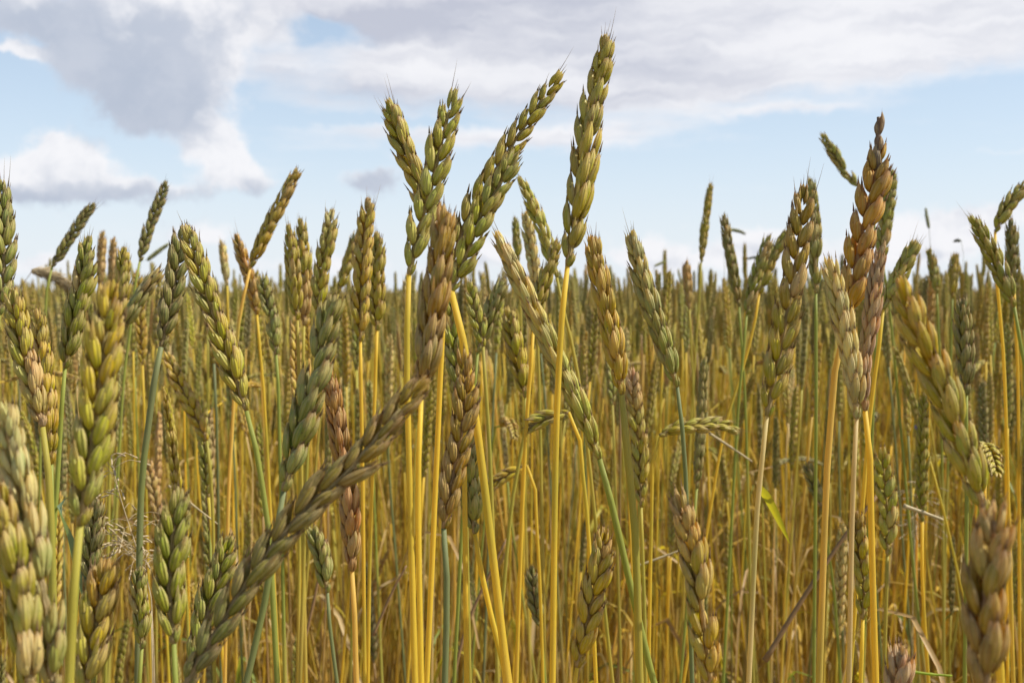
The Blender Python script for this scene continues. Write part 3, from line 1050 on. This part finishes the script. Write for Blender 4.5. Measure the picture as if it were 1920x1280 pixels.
def variant(height, kind):
    """one plant standing at the origin, `height` tall: curves of stem and ear, leaves"""
    L = rv.uniform(.058, .088)
    lean = rv.uniform(-.05, .05)
    e_lean = {'up': rv.uniform(-.12, .12), 'tilt': rv.choice((-1, 1)) * rv.uniform(.25, .6), 'nod': rv.choice((-1, 1)) * rv.uniform(1.2, 2.0)}[kind]
    pts = [Vector((0, 0, 0)), Vector((lean * .3, rv.uniform(-.02, .02), .33)), Vector((lean * .7 + rv.uniform(-.012, .012), 0, .62))]
    a = e_lean * .35
    nb = Vector((lean, 0, 1.0))
    ear = [nb.copy()]
    p = nb.copy()
    for i in range(4):
        ang = a + (e_lean - a) * (i + 1) / 4 if kind != 'nod' else e_lean * (.55 + .45 * (i + 1) / 4)
        p = p + Vector((math.sin(ang), 0, math.cos(ang))) * L / 4
        ear.append(p.copy())
    neck = nb - Vector((math.sin(a) * (1 if kind != 'nod' else 1.6), 0, math.cos(a))) * .05
    top = max(q.z for q in ear)
    dz = height - top
    # the straw is stretched so that the ear's top comes to `height`
    for q in ear:
        q.z += dz
    neck.z += dz
    for q in pts:
        q.z *= (1 + dz)
    stem = pts + [neck, ear[0]]
    leaves = []
    for k in range(rv.choice((0, 0, 1, 1, 2))):
        h = rv.uniform(.22, .82) * height
        az = rv.uniform(0, 2 * PI)
        d = Vector((math.cos(az), math.sin(az), 0))
        ln = rv.uniform(.07, .24)
        q0 = Vector((lean * h / height, 0, h))
        lp = [q0, q0 + d * ln * .25 + Vector((0, 0, ln * .45)), q0 + d * ln * .6 + Vector((0, 0, ln * rv.uniform(.1, .5))), q0 + d * ln * rv.uniform(.6, .9) + Vector((0, 0, -ln * rv.uniform(.1, .6)))]
        leaves.append((lp, rv.uniform(.002, .0055), rv.uniform(-2.5, 2.5)))
    return dict(h=height, kind=kind, stem=stem, ear=ear, leaves=leaves, roll=rv.uniform(0, PI), scale=rv.uniform(.9, 1.08), rad=rv.uniform(.0008, .00125), awn=rv.random() < .6, sheath=rv.choice((.5, .62, .7, .78, .85)))


def stem_mb(v, mb, mi=0, n=26, sides=7):
    cs, L = catmull(v['stem'], n)
    rad, mk = [], []
    for i, p in enumerate(cs):
        q = i / n
        nd = 1.0 if any(abs(q - h) < .6 / n for h in (.2, .45, .68)) else 0.0
        sh = q < v['sheath']
        rad.append(v['rad'] * (1.3 - .45 * q) * (1.25 if nd else 1) * (1.25 if sh else 1))
        mk.append((nd, max(1 - min(1, max(0, (p.z - .2) / .35)), .5 if sh else 0), 0))
    tube(mb, cs, rad, sides, mk, mi)


def ear_mb(v, mb, mi=0):
    axis_mesh(mb, v['ear'], v['scale'], mi)
    r2 = random.Random(v['h'])
    for m, aw, q in ear_layout(v['ear'], v['scale'], v['roll'], Vector((0, -1, 0)), r2, 1 if v['awn'] else 0, 1.0):
        mb.add_mb(r2.choice(SPK_LO_AWN if aw else SPK_LO), m @ Matrix.Diagonal((.93, .93, 1, 1)), mi, r2.random())


def leaf_mb(v, mb, k, mi=0):
    lp, wd, tw = v['leaves'][k]
    cs, _ = catmull(lp, 10)
    ribbon(mb, cs, wd, Vector((0, 0, 1)), rv, mi, .25, tw)


VARS = []
for i in range(26):
    h = (.985, .96, 1.0, .94, .975, .95, .99, .92, .97, .90, 1.01, .955, .93, .98, .86, .80, .74, .68, .62, .88, .965, .945, 1.02, .83, .96, .98)[i]
    kind = ('up', 'up', 'up', 'up', 'tilt', 'up', 'up', 'tilt', 'up', 'nod', 'tilt', 'up', 'up')[i % 13]
    v = variant(h, kind)
    mb = MB()
    stem_mb(v, mb)
    v['stem_me'] = mb.mesh('stem', [M_STEM])
    mb = MB()
    b = v['ear'][0].copy()
    v2 = dict(v)
    v2['ear'] = [q - b for q in v['ear']]
    ear_mb(v2, mb)
    v['ear_me'] = mb.mesh('ear', [M_HUSK])
    v['leaf_me'] = []
    for k in range(len(v['leaves'])):
        mb = MB()
        leaf_mb(v, mb, k)
        v['leaf_me'].append(mb.mesh('leaf', [M_LEAF]))
    mb = MB()
    stem_mb(v, mb, 1, 16, 5)
    ear_mb(v, mb, 0)
    for k in range(len(v['leaves'])):
        leaf_mb(v, mb, k, 2)
    v['all_me'] = mb.mesh('wheat_in_the_crowd', [M_HUSK_F, M_STEM_F, M_LEAF_F])
    VARS.append(v)

HEIGHTS = np.array([v['h'] for v in VARS])
rng = np.random.default_rng(77)


def scatter(y0, y1, dens, half):
    """random ground points between distances y0 and y1"""
    wmax = half(y1)
    n = int(dens * (y1 - y0) * 2 * wmax)
    p = np.stack([rng.uniform(-wmax, wmax, n), rng.uniform(y0, y1, n)], 1)
    return p[np.abs(p[:, 0]) < half(p[:, 1])]


half = lambda y: .60 * y + .7
P = np.concatenate([scatter(.60, .80, 90, lambda y: .52 * y + .1), scatter(.80, 1.3, 300, half), scatter(1.3, 4, 620, half), scatter(4, 10, 200, half), scatter(10, 25, 42, half), scatter(25, 90, 9, half)])
side = scatter(-.3, .80, 110, lambda y: 1.6 + 0 * y)
side = side[np.abs(side[:, 0]) > .58 * np.maximum(side[:, 1], 0) + .45]
P = np.concatenate([P, side])
n = len(P)
top = np.where(rng.random(n) < .66, rng.normal(.972, .046, n), rng.uniform(.70, .95, n))
top = np.clip(top, .5, 1.09)
close = (P[:, 1] < .80) & (P[:, 1] > .55)
top[close] = np.minimum(top[close], .985)
mid = P[:, 1] > 1.25
top[mid] -= np.where(top[mid] > .9, .012, 0)
swell = .022 * np.sin(P[:, 0] * .9 + P[:, 1] * .55) + .016 * np.sin(P[:, 0] * 2.3 - P[:, 1] * .8 + 1.7)
top[mid] += np.where(top[mid] > .9, swell[mid], 0)
near_by = P[:, 1] < 1.8
top[near_by] = np.minimum(top[near_by], 1.0 + .02 * P[near_by, 1])
far = P[:, 1] > 8
top[far] = np.clip(rng.normal(.963, .05, int(far.sum())) + swell[far], .85, 1.13)
upright = np.array([0.0 if v['kind'] == 'up' else 1.0 for v in VARS])
vid = np.array([rng.choice(np.argsort(np.abs(HEIGHTS - q) + (upright if q > .965 else 0))[:6]) for q in top])
scl = top / HEIGHTS[vid]
rotz = rng.uniform(0, 2 * PI, n)
tx_, ty_ = rng.normal(0, .05, n), rng.normal(0, .05, n)

# the ones that show largest become plants of their own
cand = []
for i in range(n):
    if P[i, 1] < .55 or P[i, 1] > 2.6:
        continue
    v = VARS[vid[i]]
    R3 = np.array(Euler((tx_[i], ty_[i], rotz[i])).to_matrix())
    q = []
    for e in (v['ear'][0], v['ear'][-1]):
        q.append(to_px(R3 @ np.array(e) * scl[i] + np.array((P[i, 0], P[i, 1], 0))))
    if -15 < q[1][0] < 1935 and q[1][1] < 1290:
        cand.append((q[0][2] + (.25 if q[1][1] > 1000 else 0), i, q))
cand.sort(key=lambda a: a[0])
cand = cand[:300 - N_HERO - 2]
own = set(i for _, i, _ in cand)

MARKS = [('the tallest ear', 1095, 300), ('the forked grey green ear', 805, 350), ('the orange brown ear', 1620, 420), ('the open rowed awned ear', 1475, 560),
         ('the pale cream ear', 1592, 660), ('the golden pointed ear', 1140, 590), ('the rusty sided ear', 1225, 590), ('the crossed pale ear', 1040, 660),
         ('the dark two row ear', 325, 540), ('the dry awned ear', 400, 600), ('the golden leaning ear', 515, 410), ('the close pair of ears', 557, 500),
         ('the golden two row ear', 682, 510), ('the blurred brown gold ear', 815, 570), ('the large yellow green ear', 185, 750), ('the broad green ear', 145, 560),
         ('the tan pink ear', 642, 880), ('the grey green blurred ear', 575, 760), ('the diagonal ear', 570, 970), ('the low brown olive ear', 850, 830),
         ('the broad yellow stem', 905, 820), ('the tallest stem', 1042, 850), ('the green leaning stem', 1180, 1080), ('the amber stem', 1548, 900),
         ('the blurred tan ear', 1305, 1080), ('the golden tipped ear', 1775, 740), ('the golden brown corner ear', 1850, 1100), ('the thin lone ear', 1323, 420),
         ('the dark green leaning ear', 1370, 480), ('the straw stem', 1412, 960), ('the right edge ears', 1870, 480), ('the pale tan ear', 50, 660),
         ('the bent level ear', 1320, 800), ('the small upright green ear', 322, 1060), ('the withered pink ear', 1688, 1250), ('the blue green stem', 270, 850),
         ('the spread awned ear', 1750, 520), ('the forked ear stem', 764, 800), ('the pale olive low ear', 1660, 940)]
ECOL = ['olive', 'green', 'gold', 'olive', 'greygreen', 'tan', 'lime', 'green', 'olive', 'cream', 'dark', 'gold', 'dark', 'olive', 'olive', 'lime', 'green']
SCOL = ['gold', 'gold', 'lime', 'gold', 'green', 'amber', 'straw', 'gold', 'bluegreen', 'lime', 'brown']
SAY = dict(olive='olive', green='green', greygreen='grey green', gold='golden', orange='orange', brown='brown', tan='tan', pink='pinkish', cream='pale cream', dark='dark green', lime='yellow green')
SSAY = dict(gold='golden', amber='amber', green='green', bluegreen='blue green', straw='pale straw', brown='brown', lime='yellow green')
r3 = random.Random(9)
LEAFC = [(.46, .33, .15), (.40, .26, .11), (.52, .40, .19), (.45, .38, .05), (.20, .25, .05)]
taken = set()
for dist, i, q in cand:
    v = VARS[vid[i]]
    ec, sc = r3.choice(ECOL), r3.choice(SCOL)
    (bx, by, _), (tx, ty, _) = q
    mx, my = (bx + tx) / 2, (by + ty) / 2
    dx, dy = tx - bx, by - ty
    pose = 'drooping' if dy < -.2 * abs(dx) else ('nearly level' if abs(dx) > 1.6 * abs(dy) else ('leaning left' if dx < -.22 * abs(dy) else ('leaning right' if dx > .22 * abs(dy) else 'upright')))
    row = 'against the skyline' if ty < 530 else ('among the ears' if ty < 680 else ('among the stems' if ty < 900 else 'low among the stems'))
    options = sorted(MARKS, key=lambda m: (m[1] - mx) ** 2 + (m[2] - my) ** 2)
    for nm, ax, ay in options[:3]:
        ddx, ddy = mx - ax, my - ay
        where = ('left of ' if ddx < 0 else 'right of ') if abs(ddx) > abs(ddy) * .6 else ('above ' if ddy < 0 else 'below ')
        near = 'just ' if math.hypot(ddx, ddy) < 60 else ''
        label = 'small %s ear %s %s, %s%s%s' % (SAY[ec], pose, row, near, where, nm)
        if label not in taken:
            break
        label = '%s ear %s on %s stem %s%s' % (SAY[ec], pose, SSAY[sc], where, nm)
        if label not in taken:
            break
    if len(label.split()) > 16:
        label = label.replace(' ear ' + pose, ' ear')
    taken.add(label)
    root = empty('wheat_plant', (P[i, 0], P[i, 1], 0), label, 'wheat', GROUP)
    root.rotation_euler = (tx_[i], ty_[i], rotz[i])
    root.scale = (scl[i],) * 3
    part('stem', v['stem_me'], root, vary(STEM[sc], r3, .15))
    part('ear', v['ear_me'], root, vary(EAR[ec], r3, .15), v['ear'][0])
    for me in v['leaf_me']:
        part('leaf', me, root, vary(r3.choice(LEAFC), r3, .15))

# the rest of the field, far past counting: one object
rest = np.array([i for i in range(n) if i not in own])
src = bpy.data.collections.new('crowd_sources')
for k, v in enumerate(VARS):
    o = bpy.data.objects.new('crowd_%02d' % k, v['all_me'])
    src.objects.link(o)
me = bpy.data.meshes.new('wheat_field')
me.from_pydata([(P[i, 0], P[i, 1], 0.0) for i in rest], [], [])
a = me.attributes.new('turn', 'FLOAT_VECTOR', 'POINT')
a.data.foreach_set('vector', np.stack([rng.normal(0, .085, len(rest)), rng.normal(0, .085, len(rest)), rotz[rest]], 1).astype(np.float32).ravel())
a = me.attributes.new('size', 'FLOAT', 'POINT')
a.data.foreach_set('value', scl[rest].astype(np.float32))
a = me.attributes.new('which', 'INT', 'POINT')
a.data.foreach_set('value', vid[rest].astype(np.int32))
field = bpy.data.objects.new('wheat_field', me)
col.objects.link(field)
tag(field, 'ripening wheat crowding back to the skyline', 'wheat field', None, 'stuff')
ng = bpy.data.node_groups.new('sow', 'GeometryNodeTree')
ng.interface.new_socket('Geometry', in_out='INPUT', socket_type='NodeSocketGeometry')
ng.interface.new_socket('Geometry', in_out='OUTPUT', socket_type='NodeSocketGeometry')
gi, go = ng.nodes.new('NodeGroupInput'), ng.nodes.new('NodeGroupOutput')
ci = ng.nodes.new('GeometryNodeCollectionInfo')
ci.inputs[0].default_value = src
ci.inputs['Separate Children'].default_value = True
ci.inputs['Reset Children'].default_value = True
ip = ng.nodes.new('GeometryNodeInstanceOnPoints')
ip.inputs['Pick Instance'].default_value = True


def named(kind, nm):
    q = ng.nodes.new('GeometryNodeInputNamedAttribute')
    q.data_type = kind
    q.inputs[0].default_value = nm
    return q.outputs[0]


er = ng.nodes.new('FunctionNodeEulerToRotation')
ng.links.new(named('FLOAT_VECTOR', 'turn'), er.inputs[0])
ng.links.new(gi.outputs[0], ip.inputs['Points'])
ng.links.new(ci.outputs[0], ip.inputs['Instance'])
ng.links.new(named('INT', 'which'), ip.inputs['Instance Index'])
ng.links.new(er.outputs[0], ip.inputs['Rotation'])
ng.links.new(named('FLOAT', 'size'), ip.inputs['Scale'])
ng.links.new(ip.outputs[0], go.inputs[0])
md = field.modifiers.new('sow', 'NODES')
md.node_group = ng

# ------------------------------------------------------------------ ground
rg = random.Random(3)
vs, fs = [], []
ys = [-3, -2, -1, -.5, 0, .5, 1, 1.5, 2, 2.5, 3, 4, 5, 7, 10, 16, 30, 60, 150, 500, 2000, 8000]
xs = [-8000, -2000, -400, -100, -40, -20, -10, -5, -3, -2, -1, -.5, 0, .5, 1, 2, 3, 5, 10, 20, 40, 100, 400, 2000, 8000]
for y in ys:
    for x in xs:
        vs.append((x, y, -.004 + rg.uniform(-.012, 0)))
nx = len(xs)
for j in range(len(ys) - 1):
    for i in range(nx - 1):
        a = j * nx + i
        fs.append((a, a + 1, a + nx + 1, a + nx))
me = bpy.data.meshes.new('ground')
me.from_pydata(vs, [], fs)
me.materials.append(soil_material())
ground = bpy.data.objects.new('ground', me)
col.objects.link(ground)
tag(ground, None, None, None, 'structure')

# ------------------------------------------------------------------ other grasses and bits between the wheat
M_GRASS = plain_material('grass_head', (.26, .26, .10), .7, .35)
M_PALE = plain_material('dry_grass', (.62, .50, .30), .6, .4)
M_BLUE = plain_material('blue_petal', (.30, .29, .62), .5, .4)
M_YELLOW = plain_material('yellow_petal', (.80, .62, .02), .5, .4)
M_DEAD = plain_material('dead_straw', (.30, .18, .08), .7, .15)
M_BLEACH = plain_material('bleached_straw', (.52, .42, .23), .5, .25)


def mesh_part(name, mb, mats, parent=None):
    o = bpy.data.objects.new(name, mb.mesh(name, mats))
    col.objects.link(o)
    if parent:
        o.parent = parent
    return o


def fuzz_head(label, pts, width_px, d, way, mat=M_GRASS, hair=.0012, n=260, group='blurred grass heads against the sky', name='grass_plant', hair_px=None):
    """a tight cylindrical grass head made of many little scales on a hair thin stalk"""
    r4 = random.Random(label)
    e = [W(x, y, d) for x, y in pts][::-1]
    sp = [e[0]] + [W(x, y, d) for x, y in way]
    g = Vector((sp[-1].x, sp[-1].y + .02, 0))
    root = empty(name, g, label, 'grass', group)
    mb = MB()
    cs, _ = catmull([q - g for q in ([g] + [Vector((sp[-1].x, sp[-1].y, .5))] + sp[::-1])], 50)
    tube(mb, cs, [.0006 - .0003 * i / 50 for i in range(51)], 5)
    mesh_part('stem', mb, [mat], root)
    mb = MB()
    cs, L = catmull([q - g for q in e], 40)
    R = width_px / F * d / 2
    prof = [R * .62 * math.sin(PI * min(1, (.05 + .95 * i / 40)) ** .75) ** .5 + .0001 for i in range(41)]
    tube(mb, cs, prof, 8)
    T, N = frames(cs)
    for k in range(n):
        i = r4.randrange(0, 40)
        th = r4.uniform(0, 2 * PI)
        B = T[i].cross(N[i])
        o = N[i] * math.cos(th) + B * math.sin(th)
        p = cs[i] + o * prof[i] * .8
        tp = p + (o * r4.uniform(.5, 1.0) * R * .55 + T[i] * R * r4.uniform(.6, 1.4))
        if hair > .002:
            tp = p + (T[i] * .9 + o * r4.uniform(.2, .55)).normalized() * hair * r4.uniform(.6, 1.2)
        s = T[i].cross(o) * R * (.22 if hair < .002 else .05)
        mb.add([(p + s)[:], (p - s)[:], tp[:], (p + o * R * .12)[:]], [(0, 2, 3), (2, 1, 3), (0, 1, 2)], [(0, 0)] * 4, [(0, 0, 0)] * 4)
    mesh_part('seed_head', mb, [mat], root)
    return root


fuzz_head('blurred tight grass head leaning right in the sky left of the dark two row ear', [(314, 459), (296, 472), (276, 488)], 11, 1.5, [(268, 500), (262, 560)])
fuzz_head('tiny grass head pointing down right beside the dark green leaning ear', [(1396, 438), (1384, 433), (1366, 430)], 8, 1.7, [(1360, 440), (1358, 520)])
fuzz_head('tiny level grass head in the sky below the dark green leaning ear', [(1402, 485), (1412, 483), (1424, 483)], 6, 1.9, [(1430, 490), (1432, 560)])
fuzz_head('tiny grass head leaning right beside the rusty sided ear', [(1247, 489), (1238, 494), (1227, 499)], 6, 1.8, [(1224, 506), (1222, 570)])
fuzz_head('thin upright blurred grass head in the sky right of the spread awned ear', [(1736, 392), (1738, 408), (1742, 428)], 8, 1.6, [(1744, 460), (1744, 560)])
fuzz_head('tiny round blurred grass head alone in the sky at the right', [(1791, 452), (1796, 451), (1802, 452)], 7, 1.8, [(1805, 462), (1806, 560)])
fuzz_head('pale hairy nodding grass ear beside the broad green ear at the left', [(134, 540), (112, 524), (86, 512), (60, 508)], 20, .95, [(48, 512), (38, 540), (36, 620)], M_PALE, .014, 420, None, 'bearded_grass')


def panicle(label, foot, top, spread, d, seed, way):
    """a dry loose grass panicle: hair thin branches with tiny seeds"""
    r5 = random.Random(seed)
    base = W(*foot, d)
    sp = [base] + [W(x, y, d) for x, y in way]
    g = Vector((sp[-1].x, sp[-1].y + .02, 0))
    root = empty('loose_grass', g, label, 'grass')
    mb = MB()
    cs, _ = catmull([q - g for q in ([g, Vector((sp[-1].x, sp[-1].y, .4))] + sp[::-1])], 40)
    tube(mb, cs, [.0007 - .0004 * i / 40 for i in range(41)], 5)
    mesh_part('stem', mb, [M_PALE], root)
    mb = MB()
    tp = W(*top, d)
    ax, _ = catmull([base - g, (base.lerp(tp, .5) + Vector((r5.uniform(-.004, .004), 0, .002))) - g, tp - g], 24)
    tube(mb, ax, [.00032 - .0002 * i / 24 for i in range(25)], 4)
    for k in range(46):
        i = int(r5.uniform(0, .9) * 24)
        p = ax[i]
        dr = Vector((r5.gauss(0, 1), r5.gauss(0, .8), r5.uniform(-.1, 1.0))).normalized()
        ln = spread / F * d * r5.uniform(.25, 1.0) * (1 - .5 * i / 24)
        q1 = p + dr * ln * .5 + Vector((0, 0, ln * .1))
        q2 = p + dr * ln + Vector((0, 0, -ln * .18))
        bs, _ = catmull([p, q1, q2], 8)
        tube(mb, bs, [.00014] * 9, 3)
        for e in (bs[-1], bs[-3], bs[-2]):
            t2 = (bs[-1] - bs[-4]).normalized()
            m = Matrix.Translation(e) @ t2.to_track_quat('Z', 'Y').to_matrix().to_4x4()
            pod(mb, m, .0026, .00045, .0004, .0004, 4, 5)
    mesh_part('panicle', mb, [M_PALE], root)


panicle('dry wispy grass panicle spreading between the large yellow green ear and the blue green stem', (268, 1062), (196, 800), 110, .48, 4, [(280, 1150), (286, 1270)])
panicle('dry wispy grass panicle arching left low beside the small upright green ear', (272, 1066), (170, 965), 70, .5, 8, [(276, 1120), (290, 1300)])
panicle('fine dry grass panicle standing low behind the amber and straw stems', (1716, 1010), (1735, 905), 80, .9, 12, [(1712, 1090), (1710, 1250)])


def stalk(label, pts, d, w_px, mat, d2=None):
    p3 = [W(x, y, d + ((d2 - d) * i / (len(pts) - 1) if d2 else 0)) for i, (x, y) in enumerate(pts)]
    g = p3[0].copy()
    mb = MB()
    cs, _ = catmull([q - g for q in p3], 16)
    r = w_px / F * d / 2
    tube(mb, cs, [r * (1 - .35 * i / 16) * (1.3 if i in (0, 8) else 1) for i in range(17)], 7, [(0, 0, 0)] * 17)
    o = mesh_part('broken_stalk', mb, [mat])
    o.location = g
    tag(o, label, 'dead stalk', 'broken stalks caught between the wheat')


stalk('brown dead stalk lying slanted between the straw stem and the amber stem', [(1434, 1238), (1500, 1130), (1580, 1010), (1648, 925)], .62, 10, M_DEAD)
stalk('short bleached stalk end pointing right beside the green leaning stem', [(1196, 1060), (1235, 1046), (1278, 1030)], .62, 5, M_BLEACH)
stalk('thin bleached stalk slanting down right below the bent level ear', [(1330, 812), (1370, 838), (1410, 865)], .7, 5, M_BLEACH)
stalk('thin tan stalk slanting down right left of the diagonal ear', [(316, 910), (360, 945), (408, 982)], .6, 4, M_BLEACH)
stalk('thin brown stalk slanting among the stems below the tan pink ear', [(700, 1190), (735, 1110), (762, 1060)], .7, 6, M_DEAD)
stalk('thin brown slanted stalk low left of the tan pink ear', [(560, 1250), (590, 1120), (612, 1010)], .75, 6, M_DEAD)
stalk('bleached bent stalk lying level right of the straw stems', [(1695, 948), (1730, 960), (1768, 974)], .6, 8, M_BLEACH)
stalk('fresh green grass blade lying level at the bottom edge right of centre', [(1708, 1258), (1745, 1263), (1785, 1266)], .5, 6, plain_material('fresh_blade', (.36, .44, .03), .5, .5))
stalk('dark brown stalk leaning right low in the centre', [(845, 1290), (880, 1160), (950, 1010)], .8, 7, M_DEAD)


def flower(label, px, py, d, rad, mat, cat, name):
    p = W(px, py, d)
    g = Vector((p.x, p.y + .01, 0))
    root = empty(name, g, label, cat)
    mb = MB()
    cs, _ = catmull([Vector((0, 0, 0)), Vector((.006, 0, p.z * .5)), p - g], 20)
    tube(mb, cs, [.0008] * 21, 5)
    mesh_part('stem', mb, [M_GRASS], root)
    mb = MB()
    for k in range(9):
        a = 2 * PI * k / 9
        dr = Vector((math.cos(a), -.35, math.sin(a) * .9)).normalized()
        m = Matrix.Translation(p - g) @ dr.to_track_quat('Z', 'Y').to_matrix().to_4x4()
        pod(mb, m, rad, rad * .30, rad * .12, rad * .10, 5, 6, .04)
    mesh_part('petals', mb, [mat], root)


flower('small blue cornflower among the stems left of the golden tipped ear', 1719, 800, 1.4, .0042, M_BLUE, 'flower', 'cornflower')
flower('tiny yellow flower low between the amber stem and the straw stem at the bottom', 1611, 1268, .8, .005, M_YELLOW, 'flower', 'yellow_flower')
